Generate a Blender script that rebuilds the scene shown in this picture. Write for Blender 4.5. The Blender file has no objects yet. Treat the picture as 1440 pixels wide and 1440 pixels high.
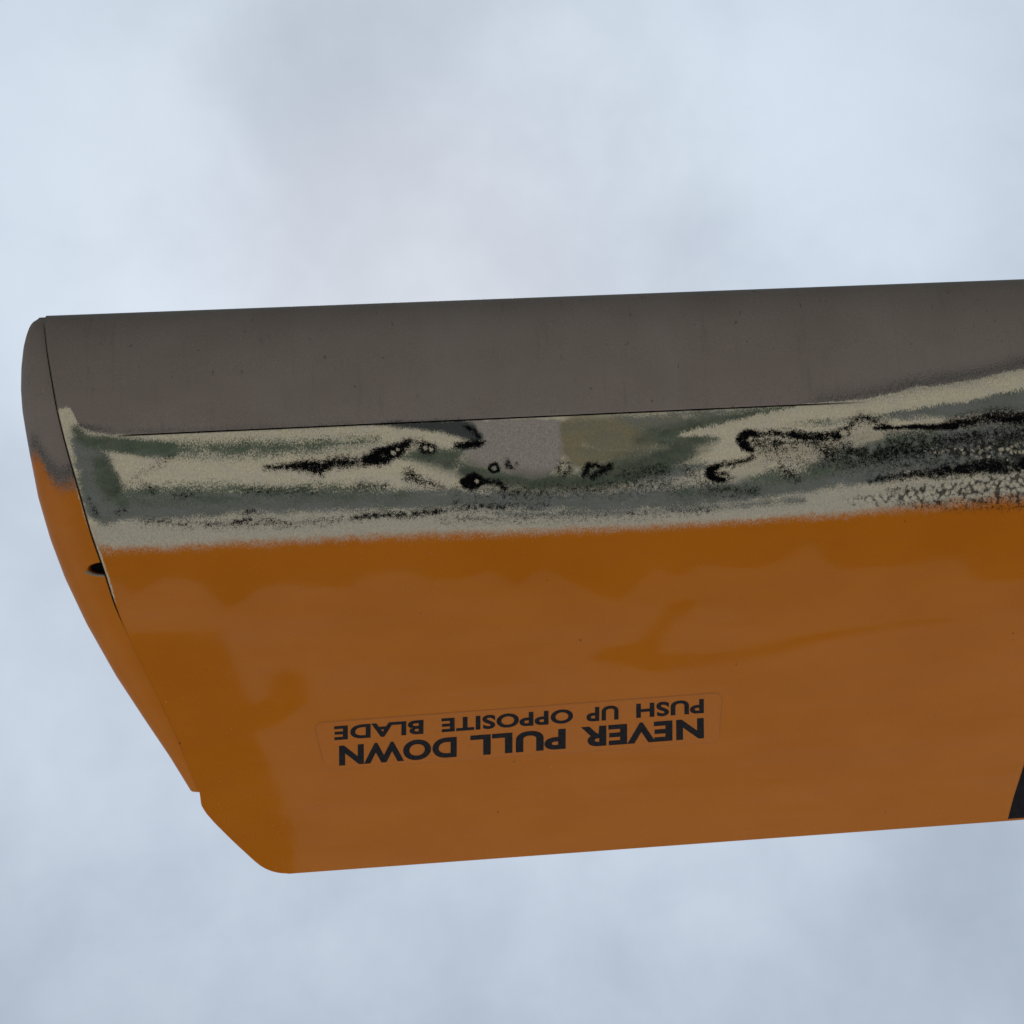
# Underside of a worn rotor blade tip against an overcast sky.
import bpy, math, random
import numpy as np
from mathutils import Matrix, Vector

C = bpy.context.scene.collection
SC = bpy.context.scene

# ------------------------------------------------------------------ camera
EYE = 2.2                                   # phone held overhead, looking straight up
cam_d = bpy.data.cameras.new('camera')
cam = bpy.data.objects.new('camera', cam_d)
C.objects.link(cam)
cam.matrix_world = Matrix(((1, 0, 0, 0), (0, -1, 0, 0), (0, 0, -1, EYE), (0, 0, 0, 1)))
cam_d.sensor_fit = 'HORIZONTAL'
cam_d.angle = 2 * math.atan(720 / 1544)
cam_d.clip_start = .02
cam_d.clip_end = 3000
SC.camera = cam

# ------------------------------------------------------------------ sky, sun, exposure
SC.view_settings.view_transform = 'Standard'
SC.view_settings.look = 'None'
SC.view_settings.gamma = 1
SC.view_settings.exposure = 1.75
SUN_EL, SUN_AZ = math.radians(78), math.radians(205)
world = bpy.data.worlds.new('World')
SC.world = world
world.use_nodes = True
wt = world.node_tree
wt.nodes.clear()


class NT:
    """small helper round a node tree"""
    def __init__(s, t): s.t = t
    def new(s, kind, **kw):
        n = s.t.nodes.new(kind)
        for k, v in kw.items(): setattr(n, k, v)
        return n
    def put(s, sock, v):
        if hasattr(v, 'is_output'): s.t.links.new(v, sock)
        elif v is not None: sock.default_value = v
    def math(s, op, a, b=None, c=None, clamp=False):
        n = s.new('ShaderNodeMath', operation=op, use_clamp=clamp)
        for i, v in enumerate((a, b, c)): s.put(n.inputs[i], v)
        return n.outputs[0]
    def mix(s, f, a, b):
        n = s.new('ShaderNodeMix', data_type='RGBA')
        s.put(n.inputs[0], f); s.put(n.inputs[6], a); s.put(n.inputs[7], b)
        return n.outputs[2]
    def mixf(s, f, a, b):
        n = s.new('ShaderNodeMix', data_type='FLOAT')
        s.put(n.inputs[0], f); s.put(n.inputs[2], a); s.put(n.inputs[3], b)
        return n.outputs[0]
    def vscale(s, v, xyz):
        n = s.new('ShaderNodeMapping'); s.put(n.inputs[0], v); n.inputs['Scale'].default_value = xyz
        return n.outputs[0]
    def noise(s, v, scale=1, detail=2, rough=.5, dist=0):
        n = s.new('ShaderNodeTexNoise'); s.put(n.inputs['Vector'], v)
        n.inputs['Scale'].default_value = scale; n.inputs['Detail'].default_value = detail
        n.inputs['Roughness'].default_value = rough; n.inputs['Distortion'].default_value = dist
        return n.outputs[0]
    def step(s, v, lo, hi, a=0., b=1.):
        n = s.new('ShaderNodeMapRange', interpolation_type='SMOOTHSTEP', clamp=True)
        s.put(n.inputs[0], v)
        for i, x in enumerate((lo, hi, a, b)): s.put(n.inputs[1 + i], x)
        return n.outputs[0]


def col(r, g, b): return (r, g, b, 1)


w = NT(wt)
CLOUDS = [((-.36, -.25, .90), .28, .42), ((-.40, -.36, .84), .22, .15), ((-.17, -.28, .94), .30, -.50), ((-.10, -.35, .93), .18, -.15),
          ((.17, -.37, .91), .28, .28), ((.25, -.32, .91), .18, .16), ((.14, -.24, .96), .24, -.26), ((0, -.22, .97), .24, -.16), ((-.02, -.31, .95), .15, .10),
          ((.36, -.24, .90), .24, .12), ((.17, .28, .94), .24, .26), ((.37, .37, .85), .34, -.16), ((-.09, .42, .90), .22, -.1),
          ((-.33, .40, .86), .32, -.06), ((.35, .31, .88), .18, -.12), ((-.42, .1, .9), .3, .12)]
sky = w.new('ShaderNodeTexSky', sky_type='NISHITA', sun_disc=False, sun_elevation=SUN_EL, sun_rotation=SUN_AZ)
tc = w.new('ShaderNodeTexCoord').outputs['Generated']
big = w.noise(tc, 2.6, 2, .45, .3)
mid = w.noise(tc, 6.0, 4, .5, .2)
v = w.math('ADD', w.math('MULTIPLY', w.math('SUBTRACT', big, .5), .5), w.math('MULTIPLY', w.math('SUBTRACT', mid, .5), .85))
v = w.math('ADD', v, w.math('MULTIPLY', w.math('SUBTRACT', w.noise(tc, 15, 4, .6, .3), .5), .34))
sep = w.new('ShaderNodeSeparateXYZ'); w.put(sep.inputs[0], tc)
v = w.math('ADD', v, w.math('MULTIPLY_ADD', sep.outputs[1], -.12, .55))      # a little brighter towards the hidden sun
# thin and thick places of the cloud sheet: direction, size, strength
for d, r, k in CLOUDS:
    dist = w.new('ShaderNodeVectorMath', operation='DISTANCE')
    w.put(dist.inputs[0], tc); dist.inputs[1].default_value = d
    v = w.math('ADD', v, w.step(w.math('ADD', dist.outputs['Value'], w.math('MULTIPLY', w.math('SUBTRACT', mid, .5), .05)), 0, r, k, 0))
cl = w.step(v, -.15, 1.15)
cloud = w.mix(cl, col(1.21, 1.40, 1.63), col(2.03, 2.29, 2.55))
# an overcast sky is about three times as bright overhead as at the horizon
el = w.math('MAXIMUM', sep.outputs[2], 0)
dim = w.math('MULTIPLY_ADD', el, .66, .34)
lum = w.new('ShaderNodeVectorMath', operation='SCALE')
w.put(lum.inputs[0], cloud); w.put(lum.inputs[3], dim)
cloud = lum.outputs[0]
bg = w.new('ShaderNodeBackground')
w.put(bg.inputs[0], w.mix(.94, sky.outputs[0], cloud))
bg.inputs[1].default_value = .1
wo = w.new('ShaderNodeOutputWorld')
wt.links.new(bg.outputs[0], wo.inputs[0])

sd = bpy.data.lights.new('sun', 'SUN')
sd.energy = 1.5
sd.angle = math.radians(14)
sd.color = (1, .96, .9)
sun = bpy.data.objects.new('sun', sd)
C.objects.link(sun)
sdir = Vector((math.sin(SUN_AZ) * math.cos(SUN_EL), math.cos(SUN_AZ) * math.cos(SUN_EL), math.sin(SUN_EL)))
sun.rotation_euler = sdir.to_track_quat('Z', 'Y').to_euler()
sun.location = sdir * 30

# ------------------------------------------------------------------ measured shape and wear map of the blade
# millimetres on the blade: first number along the span from the tip, second along the chord from the leading edge
CHORD = 254.0
SEAM = 55.7
REACH = 4600.0                              # the blade runs on towards its hub outside the picture
ORIGIN = [-0.20621, -0.08679, 0.48608]
SPAN = [0.99619, -0.051047, 0.070702]
CHORDWISE = [0.051175, 0.99869, 0.0]
JOINT = [(0.3, 1.2), (1.9, 6.4), (4.5, 21.3), (6.5, 32.3), (8.2, 43.2), (11.3, 57.8), (15.8, 77.1), (20.1, 97.1), (24.4, 112.6), (28.8, 131.3), (35.0, 148.7), (43.8, 171.2), (51.3, 192.3), (57.6, 214.0)]
CORNER = [(57.7, 219.2), (59.4, 222.9), (62.9, 227.9), (70.3, 237.0), (79.2, 247.2), (81.9, 249.8), (84.7, 251.6), (87.7, 252.9), (90.2, 253.6), (93.4, 254.1)]
CAP = [(-2.2, 0.8), (-4.1, 1.3), (-5.6, 2.5), (-7.0, 4.7), (-8.4, 9.0), (-9.6, 14.0), (-10.8, 23.4), (-11.3, 32.8), (-11.0, 42.3), (-9.9, 51.8), (-8.8, 60.6), (-7.9, 67.0), (-6.1, 80.3), (-1.9, 98.8), (3.4, 116.1), (11.6, 136.8), (22.8, 160.2), (34.2, 180.5), (44.2, 197.7), (52.7, 213.8)]
E_BOUND = [(9.4, 43.3), (13.5, 42.9), (15.2, 46.0), (16.9, 50.1), (19.2, 52.6), (24.2, 54.1), (35.0, 55.7), (330.0, 55.7), (330.7, 55.7), (351.3, 55.1), (371.8, 53.2), (385.9, 50.4), (409.3, 48.5), (437.5, 43.5)]
O_BOUND = [(20.2, 94.7), (22.8, 96.7), (25.2, 100.4), (29.2, 103.1), (56.1, 103.0), (80.3, 102.8), (116.8, 102.5), (163.0, 103.1), (200.4, 104.4), (241.4, 104.7), (289.3, 105.4), (303.5, 105.3), (330.5, 104.5), (365.9, 103.1), (387.4, 101.3), (414.0, 99.7), (434.1, 98.8)]
CAP_BOUND = [(-1.8, 62.6), (0.4, 66.4), (2.5, 70.7), (6.4, 75.8), (9.4, 76.5), (13.0, 75.5), (15.9, 75.6)]
STROKES = [
    ('gray', 4.6, 1, [(17.3, 56.2, 3.3), (21.7, 66.8, 6.5), (24.6, 79.1, 7.8), (27.8, 87.2, 6.5)]),
    ('gray', 4.3, 1, [(24.3, 85.8, 5.9), (57.1, 86.5, 5.6), (81.2, 86.8, 4.9), (117.6, 87.7, 4.6), (163.7, 89.7, 3.9), (188.5, 91.3, 3.3), (213.5, 93.5, 3.6), (241.8, 94.6, 3.9), (276.9, 94.5, 3.9), (309.2, 92.6, 4.3), (338.5, 90.2, 3.9), (366.5, 87.1, 5.2)]),
    ('gray', 4.6, 0.95, [(249.9, 61.0, 3.9), (269.0, 61.9, 4.9), (291.5, 60.1, 2.9), (317.5, 58.7, 1.6)]),
    ('gray', 3.9, 0.85, [(251.9, 83.5, 3.3), (271.0, 83.5, 4.3), (287.2, 81.1, 2.9)]),
    ('gray', 3.3, 0.8, [(272.4, 57.6, 2.3), (298.1, 57.5, 2.0), (324.1, 56.7, 1.0)]),
    ('gray', 3.9, 1, [(367.8, 62.5, 1.3), (385.1, 60.4, 3.3), (408.4, 59.2, 5.6), (439.7, 57.0, 6.2)]),
    ('gray', 7.2, 0.88, [(332.1, 87.4, 4.6), (355.2, 82.8, 9.8), (385.0, 79.4, 11.1), (411.5, 79.0, 12.4), (438.3, 78.7, 12.4)]),
    ('gray', 3.3, 0.75, [(167.8, 70.7, 2.6), (176.9, 74.2, 2.6), (192.1, 81.8, 2.0)]),
    ('gray', 4.6, 0.7, [(267.8, 83.0, 3.3), (290.4, 81.2, 2.0)]),
    ('gray', 3.9, 0.72, [(257.9, 90.7, 3.9), (289.8, 92.3, 3.3), (319.1, 88.0, 5.2)]),
    ('gray', 2.6, 0.62, [(194.4, 98.2, 2.3), (244.8, 99.5, 2.3), (289.6, 99.2, 2.6), (331.7, 98.2, 2.6)]),
    ('green', 2.3, 1, [(15.7, 52.5, 1.0), (17.4, 55.0, 1.6), (20.8, 57.6, 2.6), (43.3, 61.7, 3.3), (55.3, 63.2, 3.3)]),
    ('green', 3.9, 0.78, [(55.3, 63.2, 3.6), (73.3, 63.7, 3.9), (88.4, 63.8, 4.3), (103.6, 64.2, 3.9), (115.8, 64.2, 3.6), (131.1, 63.4, 2.9), (143.4, 63.3, 1.6)]),
    ('green', 2.9, 1, [(25.8, 68.5, 2.9), (27.9, 73.8, 4.3), (30.0, 79.4, 3.6), (34.0, 83.2, 2.6)]),
    ('green', 2.9, 0.68, [(34.1, 80.8, 2.6), (51.4, 80.4, 3.6), (72.4, 80.9, 3.3), (96.6, 82.4, 2.9), (120.9, 82.7, 2.9), (145.4, 84.5, 2.6)]),
    ('green', 4.6, 0.7, [(27.5, 82.3, 2.6), (60.2, 85.2, 3.3), (108.6, 85.7, 2.6), (157.6, 87.9, 2.6)]),
    ('green', 2.6, 1, [(155.4, 70.7, 1.0), (164.7, 70.8, 2.0), (177.1, 70.2, 2.3), (181.9, 68.5, 1.6)]),
    ('green', 2.9, 1, [(172.2, 74.0, 1.6), (181.4, 77.9, 2.0), (192.1, 80.9, 2.6), (204.5, 83.7, 2.3), (220.2, 85.1, 2.0), (235.9, 85.2, 2.3), (251.9, 83.8, 2.9), (263.2, 80.9, 3.3), (271.3, 77.2, 3.9), (279.5, 74.1, 2.6)]),
    ('green', 3.9, 0.9, [(252.9, 64.6, 1.6), (268.7, 66.6, 2.6), (279.7, 70.3, 2.3)]),
    ('green', 2.9, 1, [(260.5, 70.0, 1.0), (271.9, 66.5, 2.3), (286.5, 63.6, 2.0), (301.1, 61.1, 1.6), (320.8, 57.9, 1.3), (329.0, 56.6, 0.7)]),
    ('green', 2.3, 0.95, [(268.5, 69.8, 2.0), (281.4, 69.4, 2.0), (292.6, 69.6, 1.6)]),
    ('green', 2.9, 0.75, [(323.7, 62.8, 1.0), (339.9, 63.5, 2.3), (356.3, 62.7, 2.3), (376.2, 60.3, 1.3), (399.5, 57.8, 1.3), (436.7, 52.6, 2.6)]),
    ('green', 3.9, 0.72, [(309.4, 88.5, 3.3), (328.8, 88.5, 3.9), (351.9, 82.6, 4.6), (372.0, 75.6, 5.9), (391.8, 74.2, 4.6)]),
    ('green', 2.9, 0.7, [(277.0, 92.9, 2.6), (309.2, 92.6, 2.6)]),
    ('light', 2.0, 1, [(186.5, 57.2, 2.6), (190.0, 61.1, 4.6), (196.1, 64.2, 8.2), (205.4, 66.2, 9.2), (214.8, 66.6, 9.8), (219.7, 64.4, 7.2), (223.9, 61.4, 3.3)]),
    ('light', 1.6, 1, [(188.9, 71.7, 4.6), (195.7, 73.2, 4.6), (204.9, 77.1, 4.6), (212.6, 79.1, 4.6), (219.0, 76.2, 3.9), (222.7, 73.3, 2.0)]),
    ('light', 1.6, 1, [(183.3, 71.4, 2.6), (185.7, 73.1, 2.3)]),
    ('tan', 2.0, 1, [(227.7, 61.0, 3.3), (229.3, 66.7, 4.6), (231.0, 71.2, 2.9)]),
    ('tan', 6.5, 1, [(232.4, 62.1, 5.9), (243.3, 65.4, 8.5), (254.3, 67.8, 6.5), (262.2, 69.5, 2.6)]),
    ('tan', 4.6, 0.95, [(231.8, 73.1, 3.6), (247.6, 74.5, 4.3), (260.4, 73.2, 2.6)]),
    ('tan', 3.3, 1, [(227.2, 71.0, 3.3), (230.8, 74.3, 4.6), (237.1, 74.6, 4.6)]),
    ('tan', 3.9, 0.8, [(227.0, 75.1, 2.6), (233.1, 78.2, 2.3)]),
    ('tan', 5.9, 0.62, [(259.5, 60.8, 4.6), (273.9, 59.9, 3.3), (288.4, 59.3, 2.0)]),
    ('dark', 2.3, 1, [(143.2, 55.8, 0.3), (157.6, 57.1, 1.3), (171.5, 58.1, 2.3), (179.2, 59.0, 3.6), (183.8, 60.8, 3.6), (186.2, 63.4, 2.6)]),
    ('dark', 2.9, 0.62, [(13.9, 53.0, 0.3), (55.6, 55.2, 1.0), (82.7, 55.2, 1.0), (110.0, 55.9, 1.0), (140.7, 56.0, 1.0)]),
    ('dark', 7.8, 0.78, [(340.5, 54.3, 1.3), (357.0, 53.1, 2.0), (371.9, 51.1, 2.6), (386.1, 48.2, 2.9), (409.5, 46.3, 2.9), (441.2, 40.7, 3.3)]),
    ('dark', 1.6, 0.55, [(16.9, 50.7, 1.6), (22.8, 52.2, 1.6), (31.7, 53.2, 1.0)]),
    ('black', 2.0, 0.78, [(95.6, 72.5, 1.6), (101.6, 72.5, 2.3)]),
    ('black', 2.0, 0.9, [(104.7, 72.6, 1.6), (110.8, 72.9, 2.6), (116.5, 73.5, 3.6), (118.3, 75.1, 2.6), (122.1, 72.2, 2.9)]),
    ('black', 2.5, 0.85, [(125.2, 71.4, 2.9), (131.9, 72.1, 2.6), (136.8, 71.7, 2.3)]),
    ('black', 2.0, 0.98, [(137.5, 71.4, 2.6), (145.9, 69.9, 3.9), (151.8, 67.4, 3.6), (155.0, 65.7, 2.6), (157.6, 64.3, 1.3)]),
    ('black', 2.0, 0.95, [(163.6, 67.4, 2.6), (167.0, 67.8, 2.3)]),
    ('black', 2.5, 0.66, [(157.8, 65.2, 1.3), (162.5, 65.1, 1.6)]),
    ('black', 1.5, 0.95, [(177.3, 66.8, 1.3), (182.0, 66.7, 2.0), (187.3, 66.6, 2.0), (189.4, 66.7, 1.3)]),
    ('black', 1.5, 0.8, [(182.4, 58.9, 1.0), (186.3, 60.9, 1.3), (188.0, 64.1, 1.3)]),
    ('black', 1.0, 1, [(181.1, 83.8, 2.6), (183.9, 83.3, 3.3), (186.4, 83.1, 2.9), (185.3, 80.9, 1.6)]),
    ('black', 2.0, 0.9, [(188.9, 83.5, 2.0), (192.0, 83.7, 1.6), (195.7, 84.5, 1.3), (198.1, 87.7, 1.6)]),
    ('black', 2.9, 0.68, [(155.0, 77.8, 1.6), (157.4, 79.5, 3.6), (161.0, 81.5, 2.3), (165.9, 82.7, 2.0), (170.2, 84.5, 1.3)]),
    ('black', 2.5, 0.55, [(133.2, 83.0, 2.0), (139.4, 82.3, 2.0), (147.1, 82.1, 1.3)]),
    ('black', 0.8, 1, [(191.7, 77.7, 0.6), (192.7, 75.9, 0.6), (194.6, 75.8, 0.6), (195.8, 77.0, 0.6), (195.4, 78.9, 0.6), (193.5, 79.4, 0.6), (191.7, 78.0, 0.6)]),
    ('black', 1.5, 0.85, [(199.7, 73.8, 0.7), (199.9, 76.9, 1.3), (202.0, 77.9, 1.0)]),
    ('black', 1.0, 0.9, [(204.0, 75.8, 0.5), (204.1, 76.2, 0.5)]),
    ('black', 2.0, 0.74, [(222.0, 79.5, 1.3), (223.7, 77.1, 1.3), (226.5, 77.5, 1.3), (227.0, 80.4, 1.3), (224.4, 81.5, 1.3), (222.3, 79.8, 1.3)]),
    ('black', 1.5, 0.85, [(234.2, 81.7, 2.0), (235.6, 78.9, 2.0), (238.2, 78.4, 1.3), (242.5, 80.5, 1.3), (245.1, 79.4, 1.6), (244.4, 81.2, 1.6), (241.2, 81.4, 1.3), (236.6, 84.0, 1.3)]),
    ('black', 5.9, 0.68, [(250.3, 83.4, 1.6), (259.9, 83.2, 3.3), (269.5, 82.4, 2.6)]),
    ('black', 5.9, 0.62, [(176.3, 86.6, 1.3), (194.9, 87.6, 2.6), (208.9, 89.8, 3.3), (220.0, 88.8, 1.3)]),
    ('black', 6.9, 0.58, [(216.8, 88.7, 2.6), (242.1, 88.3, 3.3), (267.6, 88.0, 3.9), (283.5, 90.4, 2.6)]),
    ('black', 2.0, 0.85, [(130.6, 96.4, 1.0), (135.6, 96.1, 1.6), (144.8, 95.6, 1.3), (157.2, 96.2, 1.3), (169.3, 94.7, 1.6)]),
    ('black', 3.4, 0.63, [(169.6, 95.0, 1.3), (179.0, 94.3, 2.3), (196.1, 95.1, 2.0), (216.5, 95.5, 1.0)]),
    ('black', 2.9, 0.6, [(176.0, 92.2, 1.0), (178.0, 89.8, 1.3), (178.7, 86.8, 1.0)]),
    ('black', 2.0, 0.8, [(194.0, 94.7, 1.0), (197.1, 94.9, 1.3)]),
    ('black', 2.9, 0.6, [(43.2, 93.2, 1.6), (59.6, 95.2, 1.3), (77.6, 96.2, 1.6), (101.9, 96.8, 1.6), (126.3, 96.8, 1.3)]),
    ('black', 1.5, 0.8, [(56.6, 95.1, 0.7), (60.2, 95.6, 1.0)]),
    ('black', 1.5, 0.8, [(71.6, 95.8, 0.7), (77.0, 96.4, 0.7)]),
    ('black', 1.5, 0.85, [(80.7, 95.4, 1.0), (87.4, 94.5, 1.0)]),
    ('black', 1.5, 0.8, [(85.2, 91.3, 1.0), (89.4, 90.9, 1.0)]),
    ('black', 2.0, 0.7, [(91.3, 95.0, 1.0), (101.9, 96.2, 1.0)]),
    ('black', 2.0, 0.65, [(31.6, 88.6, 1.0), (35.5, 87.9, 1.0)]),
    ('black', 2.5, 0.72, [(20.3, 83.1, 0.7), (21.9, 86.6, 1.0), (22.9, 90.0, 0.7)]),
    ('black', 2.9, 0.66, [(44.1, 77.9, 2.0), (47.0, 79.6, 2.0)]),
    ('black', 2.9, 0.66, [(55.8, 82.2, 1.0), (60.3, 83.0, 1.3), (64.8, 82.9, 1.0)]),
    ('black', 2.9, 0.62, [(86.0, 82.2, 1.3), (108.7, 83.9, 1.6), (117.8, 84.7, 1.0)]),
    ('black', 3.4, 0.52, [(27.5, 82.3, 0.7), (55.2, 65.3, 1.3)]),
    ('black', 3.9, 0.5, [(169.4, 98.7, 2.0), (225.7, 101.0, 2.0), (289.5, 100.5, 2.0)]),
    ('black', 1.5, 0.8, [(252.7, 100.5, 0.7), (254.9, 100.6, 0.7)]),
    ('black', 1.3, 1, [(311.1, 67.6, 1.3), (307.2, 67.4, 1.6), (304.5, 70.2, 2.3), (305.9, 73.4, 2.0), (309.4, 74.9, 1.3)]),
    ('black', 2.5, 0.7, [(307.7, 71.0, 2.0), (311.5, 71.5, 2.0)]),
    ('black', 2.0, 0.95, [(311.0, 68.3, 1.6), (318.5, 68.0, 1.3), (327.5, 69.0, 2.3), (336.2, 70.4, 2.0), (348.0, 70.3, 2.6), (353.3, 68.6, 2.0)]),
    ('black', 2.9, 0.75, [(312.1, 72.4, 2.9), (323.1, 72.3, 2.9), (339.4, 73.1, 2.6)]),
    ('black', 2.9, 0.72, [(354.4, 66.7, 2.0), (360.2, 63.2, 2.9), (365.3, 65.3, 2.6), (372.4, 67.6, 2.0)]),
    ('black', 1.1, 1, [(365.8, 67.9, 1.0), (375.7, 68.0, 1.0), (390.5, 68.4, 1.3), (403.8, 68.4, 1.6)]),
    ('black', 2.9, 0.86, [(400.6, 66.9, 2.0), (408.9, 67.0, 3.3), (419.3, 65.8, 3.6), (438.9, 66.7, 4.3)]),
    ('black', 1.5, 1, [(293.6, 81.7, 1.3), (290.3, 82.8, 2.0), (289.2, 85.0, 2.3), (291.4, 87.0, 2.0), (295.8, 87.8, 1.3)]),
    ('black', 2.5, 0.68, [(292.8, 84.8, 2.0), (297.9, 85.1, 2.0)]),
    ('black', 2.0, 0.88, [(293.6, 81.4, 1.3), (299.4, 80.7, 1.3), (305.3, 79.7, 1.6), (309.9, 78.1, 1.3)]),
    ('black', 2.5, 0.72, [(295.9, 87.5, 1.3), (299.7, 87.1, 1.6)]),
    ('black', 3.4, 0.72, [(322.6, 83.1, 2.0), (325.0, 85.8, 2.6), (328.8, 88.5, 2.0)]),
    ('black', 7.8, 0.62, [(316.4, 77.7, 3.3), (339.0, 78.8, 5.9), (365.2, 80.0, 8.5), (391.6, 78.1, 9.2), (414.8, 79.2, 9.8), (438.3, 77.7, 9.8)]),
    ('black', 3.9, 0.7, [(339.0, 78.8, 2.0), (352.2, 76.2, 2.6), (368.6, 77.6, 2.6), (374.9, 82.1, 2.0)]),
    ('black', 3.9, 0.7, [(395.1, 75.0, 2.0), (404.9, 77.4, 2.6), (421.8, 73.1, 2.9), (438.5, 74.5, 3.3)]),
    ('black', 3.4, 0.78, [(363.0, 91.4, 1.0), (376.2, 90.2, 2.0), (387.8, 89.5, 2.3), (404.4, 88.7, 3.3), (418.1, 88.0, 3.9), (437.8, 88.3, 4.3)]),
    ('black', 3.9, 0.62, [(378.1, 85.5, 2.6), (398.0, 83.2, 3.3), (421.3, 82.7, 3.3)]),
    ('black', 4.4, 0.58, [(371.0, 96.3, 1.6), (397.4, 97.6, 2.6), (437.6, 95.7, 2.6)]),
    ('black', 4.9, 0.6, [(367.5, 103.2, 1.0), (384.0, 102.7, 1.6), (403.9, 102.5, 2.6), (437.3, 102.9, 2.9)]),
    ('black', 2.9, 0.55, [(397.2, 106.0, 0.7), (437.2, 106.7, 1.6)]),
    ('pale', 6.5, 1, [(26.5, 98.1, 5.2), (71.5, 98.3, 5.2), (132.4, 98.7, 4.9), (194.3, 100.0, 4.9), (257.5, 100.8, 4.6), (321.8, 100.2, 4.6), (370.9, 99.5, 4.6), (437.5, 97.0, 3.9)]),
    ('pale', 4.6, 0.75, [(207.4, 88.2, 3.9), (242.1, 89.9, 4.6), (277.2, 88.5, 5.2)]),
    ('moss', 6.5, 1, [(161.6, 70.4, 2.0), (173.8, 74.1, 2.9), (182.9, 78.9, 2.9), (195.2, 82.6, 2.9), (213.8, 85.7, 2.6), (232.8, 85.1, 3.9), (248.8, 82.1, 5.2), (261.7, 78.9, 5.2), (274.7, 73.9, 4.6), (286.1, 70.6, 2.6)]),
    ('moss', 5.2, 0.9, [(259.0, 69.3, 2.6), (272.0, 65.5, 3.3), (288.2, 61.8, 2.6), (310.9, 59.3, 2.0)]),
    ('moss', 3.9, 0.8, [(15.4, 53.1, 1.0), (19.1, 56.3, 2.6), (37.4, 60.8, 2.9)]),
    ('moss', 3.9, 0.85, [(25.8, 67.0, 2.9), (30.0, 78.2, 4.6)]),
    ('black', 4.9, 0.62, [(313.3, 74.4, 4.6), (339.2, 76.3, 6.5), (361.9, 79.9, 7.2), (388.3, 77.9, 7.8), (438.3, 77.7, 9.2)]),
    ('black', 2.5, 0.86, [(366.7, 90.3, 1.3), (383.5, 89.2, 2.3), (400.8, 88.5, 3.6), (418.1, 87.7, 4.3), (437.8, 87.7, 4.6)]),
    ('black', 3.9, 0.66, [(277.6, 80.6, 2.0), (289.8, 92.3, 2.6), (309.2, 93.2, 2.6)]),
    ('honey', 4.6, 0.8, [(351.2, 99.8, 1.6), (374.2, 99.7, 3.6), (397.4, 98.9, 6.2), (420.7, 98.8, 8.2), (440.8, 98.8, 9.2)]),
    ('honey', 5.2, 0.7, [(391.6, 79.4, 2.6), (414.7, 81.1, 4.6), (438.1, 80.9, 4.6)]),
    ('fleck', 0.7, 1, [(150.2, 68.9, 0.7), (150.4, 69.0, 0.7)]),
    ('fleck', 0.7, 1, [(152.0, 67.6, 0.7), (152.2, 67.7, 0.7)]),
    ('fleck', 0.7, 1, [(164.2, 67.2, 0.8), (164.4, 67.3, 0.8)]),
    ('fleck', 0.7, 1, [(166.7, 67.8, 0.9), (166.8, 67.9, 0.9)]),
    ('fleck', 0.7, 1, [(185.8, 83.1, 0.7), (186.0, 83.2, 0.7)]),
    ('fleck', 3.6, 0.85, [(327.7, 77.3, 2.6), (333.0, 76.6, 3.6), (337.4, 78.7, 2.3)]),
    ('fleck', 2.6, 0.9, [(356.6, 73.9, 2.0), (362.3, 71.6, 2.9), (367.6, 71.5, 2.0)]),
    ('fleck', 1.3, 0.9, [(351.0, 69.1, 1.3), (352.6, 69.2, 1.3)]),
    ('fleck', 3.9, 0.66, [(301.4, 87.2, 2.0), (309.7, 82.2, 2.6), (318.0, 77.8, 2.6)]),
    ('fleck', 2.9, 0.7, [(176.7, 77.3, 1.0), (183.3, 71.4, 0.7)]),
    ('cell', 1.3, 0.8755832723813765, [(372.6, 85.7, 0.7), (373.0, 85.8, 0.6)]),
    ('cell', 1.3, 0.6563163685983755, [(416.1, 79.8, 0.8), (416.1, 80.0, 0.6)]),
    ('cell', 1.3, 0.6822259385976673, [(390.5, 74.6, 1.5), (390.9, 74.5, 1.2)]),
    ('cell', 1.3, 0.6797457352606522, [(405.1, 80.9, 1.1), (405.4, 80.8, 0.9)]),
    ('cell', 1.3, 0.8891791587203826, [(381.5, 74.5, 0.7), (382.4, 74.3, 0.5)]),
    ('cell', 1.3, 0.8338543756666589, [(357.5, 75.7, 1.2), (357.5, 75.7, 1.0)]),
    ('cell', 1.3, 0.8956873208412566, [(355.4, 80.4, 1.1), (355.7, 80.7, 0.9)]),
    ('cell', 1.3, 0.7408465115272731, [(424.2, 86.0, 0.7), (425.1, 86.0, 0.5)]),
    ('cell', 1.3, 0.7454793224965374, [(419.9, 80.2, 1.3), (419.9, 80.0, 1.1)]),
    ('cell', 1.3, 0.7895298158213236, [(364.3, 76.3, 1.7), (365.1, 76.4, 1.4)]),
    ('cell', 1.3, 0.8737880291111348, [(405.4, 84.5, 1.6), (406.3, 84.2, 1.3)]),
    ('cell', 1.3, 0.8388428162568012, [(384.2, 72.8, 1.0), (384.3, 72.6, 0.8)]),
    ('cell', 1.3, 0.7056284807299106, [(384.4, 76.0, 1.4), (385.0, 76.0, 1.1)]),
    ('cell', 1.3, 0.6335077281550714, [(401.2, 86.5, 1.7), (402.0, 86.4, 1.3)]),
    ('cell', 1.3, 0.888330924589539, [(363.3, 78.3, 1.0), (363.7, 78.0, 0.8)]),
    ('cell', 1.3, 0.854994009715858, [(423.9, 73.5, 0.9), (424.4, 73.4, 0.7)]),
    ('cell', 1.3, 0.723415084733813, [(419.2, 72.1, 1.0), (420.2, 72.3, 0.8)]),
    ('cell', 1.3, 0.8108826231353934, [(359.8, 75.4, 0.9), (360.1, 75.4, 0.7)]),
    ('cell', 1.3, 0.8695713464654169, [(428.2, 86.4, 0.8), (428.6, 86.2, 0.7)]),
    ('cell', 1.3, 0.8895472641043022, [(396.9, 82.2, 1.6), (397.6, 82.4, 1.3)]),
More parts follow.
